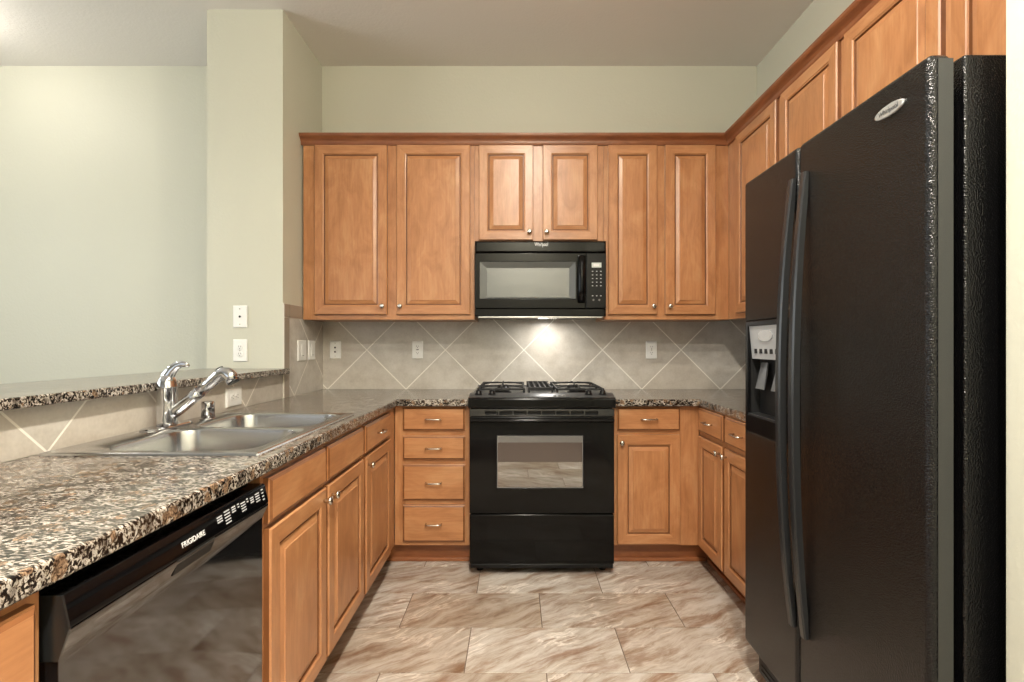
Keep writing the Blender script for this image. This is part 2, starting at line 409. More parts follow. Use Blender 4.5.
fl.box(FX0, FX1, rows[0], YB, -0.06, -0.0022, mi=1)
fl.box(-4.62, FX1+0.1, -3.12, rows[0], -0.06, 0.0, mi=2)
fl.box(-4.62, FX0, rows[0], YB, -0.06, 0.0, mi=2)
struct('floor', fl, [M['floor_tile'], M['floor_grout'], M['carpet']], merge=False, recalc=False)

# tiled backsplashes
zt = 1.357
struct('trim_1', MB().box(XL+0.008, XR, YB-0.008, YB, 0.914, zt+0.02), M['tile_back'], 'diagonal grey ceramic tile backsplash on the back wall', bevel=0)
struct('trim_2', MB().box(XL, XL+0.008, SY+0.066, YB-0.0, 0.914, 1.3565), M['tile_side'], 'diagonal tile on the side of the wing wall')
bt = MB()
for (a, b_) in ((0.914, 1.052), (1.055, 1.357), (1.360, 1.433)): bt.box(XL, XL+0.009, SY+0.001, SY+0.063, a, b_)
bt.box(XL, XL+0.009, SY+0.066, 3.075, 1.360, 1.433)
bt.box(XL, XL+0.007, SY, 3.075, 1.357, 1.436, mi=1); bt.box(XL, XL+0.007, SY, SY+0.066, 0.914, 1.357, mi=1)
struct('trim_3', bt, [M['border'], M['grout']], 'narrow border tiles edging the wing wall tile', merge=False)
struct('trim_4', MB().box(XL-0.008, XL, 0.0, SY-0.001, 0.914, 1.046), M['tile_side'], 'diagonal tile on the low wall under the raised bar')
struct('trim_5', MB().box(XR-0.008, XR, 1.9, YB-0.009, 0.914, zt+0.02), M['tile_side'], 'diagonal tile backsplash on the right wall')

# ------------------------------------------------------------------ ceiling lights (behind / above the frame)
CL = ['round recessed ceiling light nearer the range', 'round recessed ceiling light nearest the rear wall']
for i, (x, y) in enumerate(CANS):
    t = thing('ceiling_light', CL[i], 'light', (x, y, H), 0, 'recessed kitchen ceiling lights')
    MB().lathe([(0.095, -0.001), (0.095, -0.008), (0.075, -0.010), (0.072, -0.001)], seg=28).build('trim_ring', M['white_paint'], t)
    MB().lathe([(0.071, -0.001), (0.071, -0.004)], seg=28).build('lens', M['lens'], t)
    l = bpy.data.lights.new('lamp', 'AREA'); l.shape = 'DISK'; l.size = 0.13; l.energy = CAN_POWER[i]; l.color = (1.0, 0.93, 0.83); l.spread = R(160)
    lo = bpy.data.objects.new('lamp', l); col.objects.link(lo); lo.parent = t; lo.location = (0, 0, -0.014)
for gp, gl, gm_ in (((-3.16, 2.72, H), 'round glass globe ceiling light in the living room near the back wall', 'globe_dining'), ((0.12, 1.28, H), 'round glass globe ceiling light in the kitchen before the range', 'globe_kitchen')):
    t = thing('ceiling_light', gl, 'light', gp)
    MB().lathe([(0.085, -0.001), (0.085, -0.012), (0.045, -0.022), (0.040, -0.045)], seg=28).build('canopy', M['nickel'], t)
    MB().lathe([(0.07*math.sin(R(a)), -0.115+0.07*math.cos(R(a))) for a in range(4, 180, 11)], seg=24).build('globe', M[gm_], t)
t = thing('pendant_light', 'round glass pendant light over the dining area left of the bar', 'light', (-3.0, 1.75, H))
MB().lathe([(0.06, -0.001), (0.06, -0.02), (0.01, -0.03)], seg=20).build('canopy', M['nickel'], t)
MB().lathe([(0.004, -0.03), (0.004, -0.86)], seg=8).build('cord', M['satin_black'], t)
MB().lathe([(0.02, -0.855), (0.03, -0.88), (0.03, -0.90)], seg=16).build('socket', M['nickel'], t)
MB().lathe([(0.08*math.sin(R(a)), -0.975+0.08*math.cos(R(a))) for a in range(4, 180, 11)], seg=24).build('globe', M['globe_dining'], t)

# ------------------------------------------------------------------ cabinets
DT = 0.02     # door thickness
def rect_ring(x0, x1, z0, z1, ins, y):
    return [(x0+ins, y, z0+ins), (x1-ins, y, z0+ins), (x1-ins, y, z1-ins), (x0+ins, y, z1-ins)]
def door_mb(x0, x1, z0, z1, slab=False):
    mb = MB()
    if slab:
        prof = [(0, 0), (0, -0.013), (0.003, -0.015), (0.010, -DT), (0.014, -DT)]
    else:
        wd = 0.050
        prof = [(0, 0), (0, -0.015), (0.004, -DT), (wd, -DT), (wd+.0025, -DT+.003), (wd+.007, -DT+.0045), (wd+.009, -DT+.012), (wd+.012, -DT+.012),
                (wd+.014, -DT+.0085), (wd+.034, -DT+.003), (wd+.036, -DT+.0002)]
    rings = [rect_ring(x0, x1, z0, z1, a, y) for a, y in prof]
    gf = (lambda i: 0) if slab else (lambda i: 0 if i in (0, 2) else 2)
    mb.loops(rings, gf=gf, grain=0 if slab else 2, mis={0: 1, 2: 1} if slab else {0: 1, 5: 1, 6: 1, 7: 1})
    return mb
def knob(parent, x, z):
    MB().lathe([(0.006, 0), (0.0055, -0.008), (0.006, -0.012), (0.0125, -0.017), (0.0145, -0.022), (0.012, -0.027), (0.005, -0.029)],
               c=(x, -DT, z), axis='Y', seg=16).build('knob', M['nickel'], parent)
def pull(parent, x, z):
    h = 0.042; y0 = -DT
    pts = [(x-h, y0, z), (x-h, y0-0.018, z), (x-h+0.005, y0-0.025, z), (x-h*0.5, y0-0.0275, z), (x, y0-0.028, z), (x+h*0.5, y0-0.0275, z), (x+h-0.005, y0-0.025, z), (x+h, y0-0.018, z), (x+h, y0, z)]
    MB().tube(pts, 0.0042, 10).build('pull', M['nickel'], parent)
def frame_mb(w_, z0, z1, opens, th=0.019):
    us = sorted(set([0, w_]+[o[0] for o in opens]+[o[1] for o in opens]))
    vs = sorted(set([z0, z1]+[o[2] for o in opens]+[o[3] for o in opens]))
    def solid(u, v): return not any(o[0] < u < o[1] and o[2] < v < o[3] for o in opens)
    def gr(u, v):
        for o in opens:
            if o[0] < u < o[1]: return 0
        return 2
    return MB().grid(us, vs, solid, 0, th, lambda u, v, ww: (u, ww, v), gr)
def cabinet(name, label, cat, loc, rz, w_, d, z0, z1, doors=(), drawers=(), falses=(), toe=False, te=(0, 0), knobs=(), group=None, top=True, finished=None):
    """local x along the face, y into the wall, face frame front at y=0"""
    t = thing(name, label, cat, (loc[0], loc[1], loc[2]), rz, group)
    z0_ = z0
    ov = 0.013
    opens = [(a+ov, b_-ov, c+ov, e-ov) for (a, b_, c, e) in list(doors)+list(drawers)+list(falses)]
    frame_mb(w_, z0_, z1, opens).build('face_frame', M['wood'], t, bevel=0.0008, seg=1)
    body = MB(); th = 0.016; y0, y1 = 0.0195, d
    body.box(0.001, th, y0, y1, z0_, z1); body.box(w_-th, w_-0.001, y0, y1, z0_, z1)
    body.box(th, w_-th, y0, y1, z0_, z0_+th, grain=0); body.box(th, w_-th, y1-0.008, y1, z0_+th, z1)
    if top: body.box(th, w_-th, y0, y1-0.008, z1-th, z1, grain=0)
    body.build('body', M['wood'], t, merge=False)
    if toe:
        MB().box(-te[0], w_+te[1], 0.075, 0.090, 0.0, z0_, grain=0).box(0.001, w_-0.001, 0.0905, d, 0.0, z0_-.001).build('toe_kick', M['wood_dark'], t, merge=False)
        MB().box(-te[0]+(.015 if te[0] else 0), w_+te[1]-(.015 if te[1] else 0), 0.060, 0.0745, 0.0, 0.022, grain=0).build('shoe_molding', M['wood_dark'], t, bevel=0.005)
    for i, r in enumerate(doors):
        dd = door_mb(*r).build('door', [M['wood'], M['wood_groove']], t)
        if i < len(knobs) and knobs[i]: knob(dd, *knobs[i])
    for r in drawers:
        dd = door_mb(*r, slab=True).build('drawer', [M['wood'], M['wood_groove']], t)
        pull(dd, (r[0]+r[1])/2, (r[2]+r[3])/2)
    for r in falses:
        door_mb(*r, slab=True).build('false_drawer_front', [M['wood'], M['wood_groove']], t)
    return t
BZ0, BZ1 = 0.115, 0.8755
FXL, FYB, FXR = -0.662, 2.81, 1.0
DR0, DR1, DO1, DO0 = 0.738, 0.858, 0.724, 0.135
# left run, local x = world y
def L(y0, *rs): return [(a-y0, b_-y0, c, e) for (a, b_, c, e) in rs]
y0 = 0.10
cabinet('base_cabinet', 'maple base cabinet at the near end of the left run, before the dishwasher', 'cabinet', (FXL, y0, 0), R(90), 0.6165, 0.615, BZ0, BZ1,
        doors=L(y0, (0.115, 0.398, DO0, DO1), (0.412, 0.697, DO0, DO1)), drawers=L(y0, (0.115, 0.697, DR0, DR1)), toe=True, knobs=((0.255, 0.68), (0.345, 0.68)))
y0 = 1.335
cabinet('sink_base_cabinet', 'maple base cabinet with two doors and false fronts under the sink', 'cabinet', (FXL, y0, 0), R(90), 0.865, 0.615, BZ0, BZ1,
        doors=L(y0, (1.352, 1.752, DO0, DO1), (1.772, 2.182, DO0, DO1)), falses=L(y0, (1.352, 1.752, DR0, DR1), (1.772, 2.182, DR0, DR1)),
        toe=True, knobs=((1.727-y0, 0.685), (1.797-y0, 0.685)), top=False)
y0 = 2.2005
cabinet('base_cabinet', 'maple base cabinet with one door and one drawer between sink cabinet and back corner', 'cabinet', (FXL, y0, 0), R(90), 0.607, 0.615, BZ0, BZ1,
        doors=L(y0, (2.218, 2.655, DO0, DO1)), drawers=L(y0, (2.218, 2.655, DR0, DR1)), toe=True, knobs=((2.243-y0, 0.685),))
# back run
x0 = -0.660
def B(x0, *rs): return [(a-x0, b_-x0, c, e) for (a, b_, c, e) in rs]
cabinet('drawer_cabinet', 'maple base cabinet with four stacked drawers left of the range', 'cabinet', (x0, FYB, 0), 0, 0.408, 0.585, BZ0, BZ1,
        drawers=B(x0, (-.614, -.276, .742, .868), (-.614, -.276, .584, .712), (-.614, -.276, .364, .558), (-.614, -.276, .138, .338)), toe=True, te=(.0755, 0))
x0 = 0.526
cabinet('base_cabinet', 'maple base cabinet with one door and one drawer right of the range', 'cabinet', (x0, FYB, 0), 0, 0.473, 0.585, BZ0, BZ1,
        doors=B(x0, (.548, .890, .125, .718)), drawers=B(x0, (.548, .890, .742, .868)), toe=True, te=(0, .0740), knobs=((.572-x0, .678),))
# right run, local x = -world y
y0 = 2.808
def Rr(y0, *rs): return [(y0-b_, y0-a, c, e) for (a, b_, c, e) in rs]
cabinet('base_cabinet', 'maple base cabinet with two doors and two drawers beside the refrigerator', 'cabinet', (FXR, y0, 0), R(-90), 0.725, 0.585, BZ0, BZ1,
        doors=Rr(y0, (2.462, 2.782, .125, .718), (2.118, 2.432, .125, .718)), drawers=Rr(y0, (2.462, 2.782, .742, .868), (2.118, 2.432, .742, .868)),
        toe=True, te=(.0755, 0), knobs=((y0-2.487, .682), (y0-2.407, .682)))
# uppers
UY = 3.08; UZ0, UZ1 = 1.357, 2.41; UD = 0.318; DZ0, DZ1 = 1.386, 2.393
x0 = XL+0.011
cabinet('wall_cabinet', 'maple wall cabinet with two wide doors left of the microwave', 'cabinet', (x0, UY, 0), 0, -0.247-x0, UD, UZ0, UZ1,
        doors=B(x0, (-1.198, -.765, DZ0, DZ1), (-.710, -.272, DZ0, DZ1)), knobs=((-.790-x0, 1.435), (-.685-x0, 1.435)))
x0 = -0.246
cabinet('wall_cabinet', 'short maple wall cabinet directly above the microwave', 'cabinet', (x0, UY, 0), 0, 0.768, UD, 1.812, UZ1,
        doors=B(x0, (-.221, .103, 1.828, DZ1), (.159, .486, 1.828, DZ1)), knobs=((.080-x0, 1.875), (.182-x0, 1.875)))
x0 = 0.523
cabinet('wall_cabinet', 'maple wall cabinet with two narrow doors right of the microwave', 'cabinet', (x0, UY, 0), 0, 1.27-x0, UD, UZ0, UZ1,
        doors=B(x0, (.548, .839, DZ0, DZ1), (.887, 1.186, DZ0, DZ1)), knobs=((.815-x0, 1.435), (.912-x0, 1.435)))
FXU = 1.2705; y0 = 3.0795
cabinet('wall_cabinet', 'tall maple wall cabinet on the right wall before the refrigerator', 'cabinet', (FXU, y0, 0), R(-90), y0-1.992, UD, UZ0, UZ1,
        doors=Rr(y0, (2.49, 2.945, DZ0, DZ1), (2.015, 2.445, DZ0, DZ1)), knobs=((y0-2.515, 1.435), (y0-2.42, 1.435)))
y0 = 1.990
cabinet('wall_cabinet', 'short maple wall cabinet above the refrigerator', 'cabinet', (FXU, y0, 0), R(-90), y0-1.005, UD, 1.815, UZ1,
        doors=Rr(y0, (1.525, 1.972, 1.832, DZ1), (1.03, 1.487, 1.832, DZ1)), knobs=((y0-1.55, 1.88), (y0-1.46, 1.88)))
# crown molding, mitred sweep
cr = MB()
prof = [(0.0, 2.395), (0.008, 2.395), (0.012, 2.405), (0.014, 2.418), (0.022, 2.428), (0.034, 2.437), (0.040, 2.445), (0.042, 2.456), (0.0, 2.456)]
prof = [(o+0.0005, z) for o, z in prof]
def crown_ring(i):
    if i == 0: return [(XL+0.001, UY-o, z) for o, z in prof]
    if i == 1: return [(1.27-o, UY-o, z) for o, z in prof]
    return [(1.27-o, 1.003, z) for o, z in prof]
rg = [crown_ring(i) for i in range(3)]
n = len(prof)
for k, g in ((0, 0), (1, 1)):
    for i in range(n):
        j = (i+1) % n
        cr.face([rg[k][i], rg[k][j], rg[k+1][j], rg[k+1][i]], g)
cr.face(rg[0], 2); cr.face(list(reversed(rg[2])), 2)
tag(cr.build('crown_molding', M['crown']), 'dark stained wood crown molding running along the tops of the wall cabinets', 'molding')

# ------------------------------------------------------------------ countertops, bar
CZ0, CZ1 = 0.8765, 0.914
CXL, CYB, CXR = -0.637, 2.762, 0.983
sx0, sx1, sy0, sy1 = -1.225, -0.700, 1.375, 2.155       # sink cut-out
plan = lambda u, v, ww: (u, v, ww)
g = MB().grid((XL+0.0005, sx0, sx1, CXL, -0.2505), (0.05, sy0, sy1, CYB, YB-0.0085),
              lambda u, v: (u < CXL or v > CYB) and not (sx0 < u < sx1 and sy0 < v < sy1), CZ0, CZ1, plan, lambda u, v: 1)
tag(g.build('countertop', M['granite'], bevel=0.006, seg=3), 'long L-shaped speckled granite countertop holding the sink on the left', 'countertop')
g = MB().grid((0.5225, CXR, XR-0.0085), (1.90, CYB, YB-0.0085), lambda u, v: (u > CXR or v > CYB), CZ0, CZ1, plan, lambda u, v: 1)
tag(g.build('countertop', M['granite'], bevel=0.006, seg=3), 'speckled granite countertop in the right corner between range and refrigerator', 'countertop')
tag(MB().box(-1.715, -1.240, 0.0, SY-0.002, 1.047, 1.077).build('bar_top', M['granite'], bevel=0.005, seg=3),
    'raised speckled granite bar ledge on the low tiled wall behind the sink', 'bar top')

# ------------------------------------------------------------------ sink
SK = thing('kitchen_sink', 'stainless steel double bowl sink set into the left granite countertop', 'sink', (0, 0, 0.9145))
def rrect(x0, x1, y0, y1, r, z, seg=6):
    pts = []
    for (cx, cy, a0) in ((x1-r, y0+r, -90), (x1-r, y1-r, 0), (x0+r, y1-r, 90), (x0+r, y0+r, 180)):
        for k in range(seg+1):
            a = R(a0+90*k/seg); pts.append((cx+r*math.cos(a), cy+r*math.sin(a), z))
    return pts
RX0, RX1, RY0, RY1 = -1.262, -0.680, 1.360, 2.172; ZR = 0.007; YM = 1.772
bowls = [(-1.135, -0.722, 1.395, 1.750), (-1.135, -0.722, 1.794, 2.134)]
rim = MB()
for (bx0, bx1, by0, by1), (hy0, hy1) in zip(bowls, ((RY0, YM), (YM, RY1))):
    inner = rrect(bx0, bx1, by0, by1, 0.07, ZR-0.004); inner_l = rrect(bx0-.004, bx1+.004, by0-.004, by1+.004, 0.073, ZR)
    outer = []; cx, cy = (bx0+bx1)/2, (by0+by1)/2
    hx0, hx1 = RX0+.006, RX1-.006
    h0 = hy0+.006 if hy0 == RY0 else hy0; h1 = hy1-.006 if hy1 == RY1 else hy1
    nn = len(inner); q = nn//4
    for k, p in enumerate(inner_l):
        side = k/(q)   # each corner block of q points: middle of the block is the rectangle's corner
        c_ = k//q; j = k % q; t_ = j/(q-1)
        corners = ((hx1, h0), (hx1, h1), (hx0, h1), (hx0, h0))
        C_ = corners[c_]
        if abs(t_-0.5) < 1e-6: o = C_
        else:
            if c_ == 0: o = (p[0], h0) if t_ < .5 else (hx1, p[1])
            elif c_ == 1: o = (hx1, p[1]) if t_ < .5 else (p[0], h1)
            elif c_ == 2: o = (p[0], h1) if t_ < .5 else (hx0, p[1])
            else: o = (hx0, p[1]) if t_ < .5 else (p[0], h0)
        outer.append((o[0], o[1], ZR))
    for k in range(nn):
        j = (k+1) % nn
        rim.face([outer[k], outer[j], inner_l[j], inner_l[k]], smooth=True)
        rim.face([inner_l[k], inner_l[j], inner[j], inner[k]], smooth=True)
o1 = rrect(RX0+.006, RX1-.006, RY0+.006, RY1-.006, 0.0001, ZR, 1); o2 = rrect(RX0, RX1, RY0, RY1, 0.004, 0.0002, 1)
o3 = rrect(RX0+.002, RX1-.002, RY0+.002, RY1-.002, 0.003, ZR-.002, 1)
for a, b_ in ((o1, o3), (o3, o2)):
    for k in range(len(a)):
        j = (k+1) % len(a); rim.face([a[k], a[j], b_[j], b_[k]], smooth=False)
rim.build('rim', M['steel'], SK)
for (bx0, bx1, by0, by1) in bowls:
    mb = MB(); rings = []
    for ins, z, r in ((0, ZR-.004, .07), (.003, -.010, .07), (.010, -.10, .068), (.018, -.16, .064), (.030, -.178, .058), (.055, -.186, .045), (.12, -.190, .03)):
        rings.append(rrect(bx0+ins, bx1-ins, by0+ins, by1-ins, r, z))
    mb.loops(rings, close0=False, close1=True, smooth=True)
    bo = mb.build('bowl', M['steel'], SK)
    cx, cy = (bx0+bx1)/2, (by0+by1)/2
    MB().lathe([(0.045, -.1895), (0.045, -.187), (0.036, -.187), (0.030, -.1892), (0.004, -.1892)], c=(cx, cy, 0)).build('drain', M['chrome'], bo)

# faucet
FC = thing('kitchen_faucet', 'chrome single-handle pull-out faucet standing behind the sink', 'faucet', (-1.210, 1.790, 0.9218))
MB().loops([rrect(-.032, .032, -.11, .11, .030, 0), rrect(-.032, .032, -.11, .11, .030, .004), rrect(-.028, .028, -.106, .106, .027, .008)], smooth=False).build('base_plate', M['chrome'], FC)
MB().lathe([(0.032, .0082), (0.031, .018), (0.0315, .026), (0.0315, .08), (0.031, .135), (0.0322, .137), (0.0322, .141), (0.031, .143), (0.030, .156), (0.024, .172), (0.014, .182), (0.003, .185)], seg=28).build('body', M['chrome'], FC)
MB().tube([(-.006, 0, .158), (.002, 0, .178), (.016, 0, .198), (.034, -.002, .213), (.052, -.003, .219), (.068, -.004, .217), (.078, -.004, .211)], [.024, .023, .019, .014, .0115, .009, .005], 14, flat=0.7).build('lever', M['chrome'], FC)
sp = [(.016, 0, .045), (.045, 0, .065), (.085, 0, .098), (.115, 0, .124)]
MB().tube(sp, [.0215, .021, .020, .020], 16).build('spout', M['chrome'], FC)
MB().tube([(.112, 0, .1215), (.116, 0, .125)], [.0220, .0220], 16).tube([(.116, 0, .125), (.15, 0, .153), (.180, 0, .180), (.194, 0, .188), (.208, 0, .186), (.219, 0, .176), (.230, 0, .158)],
          [.0195, .0195, .020, .0215, .0225, .0235, .0235], 16).build('spray_head', M['chrome'], FC)
MB().tube([(.2303, 0, .1575), (.2325, 0, .1538)], [.0205, .0195], 16).build('spray_nozzle', M['handle_grey'], FC)
MB().tube([(.160, 0, .183), (.176, 0, .200), (.192, 0, .209)], [.004, .006, .003], 8).build('spray_button', M['satin_black'], FC)
AG = thing('air_gap_cap', 'small chrome cylindrical air gap cap beside the faucet', 'air gap', (-1.185, 1.985, 0.9218))
MB().lathe([(0.028, 0), (0.028, .004), (0.022, .006)], seg=24).build('base_ring', M['chrome'], AG)
MB().lathe([(0.0235, .0062), (0.0235, .062), (0.021, .067), (0.010, .069)], seg=24).build('cap', M['chrome'], AG)

# ------------------------------------------------------------------ outlets and switches
def plate(loc, rz, kind, label, horiz=False, w_=.072, h=.117):
    name = {'duplex': 'wall_outlet', 'jack': 'wall_jack', 'double_jack': 'wall_jack', 'switch': 'light_switch', 'gfci': 'wall_outlet', 'double': 'wall_outlet'}[kind]
    cat = {'duplex': 'outlet', 'jack': 'wall jack', 'double_jack': 'wall jack', 'switch': 'switch', 'gfci': 'outlet', 'double': 'outlet'}[kind]
    t = thing(name, label, cat, loc, rz)
    a, b_ = (w_, h) if not horiz else (h, w_)
    rg_ = [rect_ring(-a/2, a/2, -b_/2, b_/2, i, y) for i, y in ((0, 0), (0, -.003), (.003, -.0065), (.006, -.007))]
    MB().loops(rg_).build('plate', M['plastic_white'], t)
    def at(u, v): return (v, -u) if horiz else (u, v)
    if kind in ('duplex', 'double'):
        for s in (-1, 1):
            cx, cz = at(0, s*.0195)
            k = MB().lathe([(.0165, -.0072), (.0165, -.009), (.0155, -.0095)], c=(cx, 0, cz), axis='Y', seg=20).build('socket', M['plastic_white'], t)
            sl = MB()
            for du, dv, hw, hh in ((-.006, .003, .001, .0045), (.006, .003, .001, .0038), (0, -.008, .0022, .0022)):
                u, v = at(du, s*.0195+dv); ww, hh_ = (hw, hh) if not horiz else (hh, hw)
                sl.box(u-ww, u+ww, -.0101, -.0097, v-hh_, v+hh_)
            sl.build('slots', M['plastic_dark'], k, merge=False)
        MB().lathe([(.003, -.0072), (.003, -.0085)], c=(0, 0, 0), axis='Y', seg=10).build('screw', M['nickel'], t)
    elif kind == 'gfci':
        MB().loops([rect_ring(-.017, .017, -.034, .034, i, y) for i, y in ((0, -.0071), (0, -.0085), (.002, -.0095))]).build('socket_face', M['plastic_white'], t)
        sl = MB()
        for s in (-1, 1):
            for du, dv, hw, hh in ((-.006, .002, .001, .0045), (.006, .002, .001, .0038), (0, -.006, .0022, .0022)):
                sl.box(du-hw, du+hw, -.0101, -.0096, s*.021+dv-hh, s*.021+dv+hh)
        sl.box(-.008, .008, -.0101, -.0096, -.003, -.0006); sl.box(-.008, .008, -.0101, -.0096, .001, .0036)
        sl.build('slots', M['plastic_dark'], t, merge=False)
    elif kind in ('jack', 'double_jack'):
        for z in ((0,) if kind == 'jack' else (-.014, .014)):
            MB().lathe([(.006, -.0072), (.006, -.010), (.0035, -.0105)], c=(0, 0, z), axis='Y', seg=14).build('jack', M['plastic_dark'], t)
        for s in (-1, 1):
            MB().lathe([(.003, -.0072), (.003, -.0085)], c=(0, 0, s*.042), axis='Y', seg=10).build('screw', M['nickel'], t)
    elif kind == 'switch':
        MB().loops([rect_ring(-.017, .017, -.034, .034, i, y) for i, y in ((0, -.0071), (0, -.009), (.003, -.0105))]).build('rocker', M['plastic_white'], t)
        MB().box(-.012, .012, -.0112, -.0106, -.030, -.0275).build('rocker_slot', M['line_grey'], t)
    return t
yb = YB-0.0085
plate((-1.513, SY-.0005, 1.361), 0, 'jack', 'white single-jack wall plate, upper one on the wing wall front', w_=.078, h=.122)
plate((-1.513, SY-.0005, 1.175), 0, 'duplex', 'white duplex outlet on wing wall front, just above the bar ledge', w_=.078, h=.122)
plate((XL+.0085, 3.060, 1.172), R(90), 'switch', 'white rocker switch on the side tile, nearer the raised bar', w_=.115, h=.120)
plate((XL+.0085, 3.205, 1.172), R(90), 'switch', 'white rocker switch on the side tile, nearer the back corner', w_=.095, h=.120)
plate((-1.190, yb, 1.174), 0, 'double_jack', 'white wall plate with two round jacks, left end of the back tile')
plate((-.648, yb, 1.174), 0, 'gfci', 'white rectangular outlet on back tile left of the range')
plate((.892, yb, 1.172), 0, 'duplex', 'white duplex outlet on back tile right of the range')
plate((XL+.0005, 2.336, .972), R(90), 'double', 'white sideways outlet on the low tiled wall behind the sink', horiz=True, w_=.086, h=.125)

# ------------------------------------------------------------------ gas range
RG = thing('gas_range', 'black gas range with windowed oven door, centred on the back wall', 'range', (0.135, 2.6875, 0))
hw = 0.377
MB().box(-hw+.003, hw-.003, .035, .68, .05, .873).build('body', M['satin_black'], RG, bevel=.003)
ft = MB()
for sx in (-1, 1):
    for yy in (.09, .62): ft = MB().lathe([(.018, 0), (.018, .006), (.010, .008), (.010, .0495)], c=(sx*.33, yy, 0), seg=14); ft.build('foot', M['satin_black'], RG)
# cooktop with rolled front lip
ck = MB()
pr = [(.008, .876), (.008, .931), (.012, .9335), (.080, .950), (.092, .949), (.104, .938), (.66, .936), (.665, .944), (.69, .944), (.69, .876)]
a = [(-.3835, y, z) for y, z in pr]; b_ = [(.3835, y, z) for y, z in pr]
ck.loops([a, b_]); ck.build('cooktop', M['cooktop'], RG, bevel=.003)
lp = [(.0075, .876), (-.003, .878), (-.006, .884), (-.006, .920), (-.003, .928), (.003, .9315), (.0075, .932)]
MB().loops([[(-.3835, y, z) for y, z in lp], [(.3835, y, z) for y, z in lp]]).build('front_lip', M['gloss_black'], RG)
def burner(x, y, r):
    bb = MB().lathe([(r+.012, .9368), (r+.012, .940), (r, .944), (r, .952)], c=(x, y, 0)).build('burner', M['satin_black'], RG)
    MB().lathe([(r-.004, .9522), (r-.002, .956), (r-.008, .960), (.004, .961)], c=(x, y, 0)).build('burner_cap', M['burner'], bb)
BUR = [(-.215, .24), (-.215, .50), (.215, .24), (.215, .50)]
for (x, y), r in zip(BUR, (.045, .035, .050, .035)): burner(x, y, r)
def bar(mb, p, q, r=.0055): mb.tube([p, q], r, 6)
for gx in (-.215, .215):
    gm = MB(); X0, X1, Y0_, Y1_ = gx-.125, gx+.125, .125, .625; zt_ = .971
    for zz in (zt_,):
        for p, q in (((X0, Y0_), (X1, Y0_)), ((X1, Y0_), (X1, Y1_)), ((X1, Y1_), (X0, Y1_)), ((X0, Y1_), (X0, Y0_)), ((X0, .37), (X1, .37))):
            gm.box(min(p[0], q[0])-.005, max(p[0], q[0])+.005, min(p[1], q[1])-.005, max(p[1], q[1])+.005, zz-.012, zz-.002)
    for by in (.24, .50):
        for dx, dy in ((1, 0), (-1, 0), (0, 1), (0, -1)):
            x_a, y_a = gx+dx*.028, by+dy*.028
            x_b = gx+dx*.122 if dx else gx; y_b = by+dy*(.122 if not (dy) else .12) if dy else by
            gm.tube([(x_a, y_a, zt_+.004), ((x_a+x_b)/2, (y_a+y_b)/2, zt_+.002), (x_b, y_b, zt_-.006)], .0055, 6)
    for px, py in ((X0, Y0_), (X1, Y0_), (X0, Y1_), (X1, Y1_), (X0, .37), (X1, .37)):
        gm.tube([(px, py, zt_-.004), (px, py, .9375)], .006, 6)
    go = gm.build('grate', M['matte_black'], RG, merge=False)
cg = MB()
for xx in (-.058, -.029, 0, .029, .058): cg.box(xx-.004, xx+.004, .13, .61, .964, .974)
cg.box(-.068, .068, .125, .135, .956, .974); cg.box(-.068, .068, .605, .615, .956, .974); cg.box(-.068, .068, .365, .375, .956, .974)
for px in (-.063, .063):
    for py in (.13, .61): cg.tube([(px, py, .958), (px, py, .9375)], .005, 6)
cg.build('centre_grate', M['matte_black'], RG, merge=False)
for kx in (-.333, -.262, .250, .324):
    kn = MB().lathe([(.021, .9445), (.021, .947), (.016, .950), (.0145, .963), (.012, .966), (.002, .967)], c=(kx, .050, 0), seg=20).build('burner_knob', M['satin_black'], RG)
    MB().box(kx-.0035, kx+.0035, .032, .068, .9655, .973).build('grip', M['matte_black'], kn, bevel=.0015)
dots = MB()
def lip(y): return .933+(y-.010)/.070*.017
for i in range(9):
    y = .026; dots.box(-.122+i*.0185, -.116+i*.0185, y-.003, y+.003, lip(y)-.002, lip(y+.003)+.0004)
for i in range(4):
    for y in (.022, .036): dots.box(.062+i*.024, .076+i*.024, y-.004, y+.004, lip(y)-.003, lip(y+.004)+.0004)
dots.build('cooktop_markings', M['line_grey'], RG, merge=False)
# oven door: upper vent panel, handle, glass front
vent_xs = [-.300+i*.0745 for i in range(9)]
us = [-hw]; openings = []
for i in range(8):
    a_, c_ = vent_xs[i]+.004, vent_xs[i+1]-.004
    openings.append((a_, c_)); us += [a_, c_]
us.append(hw)
g = MB().grid(us, (.8345, .842, .860, .871), lambda u, v: not (.842 < v < .860 and any(a_ < u < c_ for a_, c_ in openings)), 0, .02, lambda u, v, ww: (u, ww, v))
vp = g.build('vent_panel', M['fridge_trim'], RG, bevel=.001, seg=1)
MB().box(-hw+.01, hw-.01, .0205, .030, .838, .868).build('vent_backing', M['matte_black'], vp)
od = thing_door = MB()
ox0, ox1, oz0, oz1 = -.234, .214, .461, .733
g = MB().grid((-hw, ox0, ox1, hw), (.328, oz0, oz1, .8325), lambda u, v: not (ox0 < u < ox1 and oz0 < v < oz1), 0, .034, lambda u, v, ww: (u, ww, v))
ODR = g.build('oven_door', M['gloss_black'], RG, bevel=.003)
wf = MB()
tt = .004
for (a_, b2, c_, d_) in ((ox0, ox1, oz0, oz0+tt), (ox0, ox1, oz1-tt, oz1), (ox0, ox0+tt, oz0+tt, oz1-tt), (ox1-tt, ox1, oz0+tt, oz1-tt)):
    wf.box(a_, b2, -.0006, .006, c_, d_)
wf.build('window_border', M['line_grey'], ODR, merge=False)
MB().box(ox0+tt, ox1-tt, .0008, .008, oz0+tt, oz1-tt).build('oven_window', M['oven_glass'], ODR)
hm = MB()
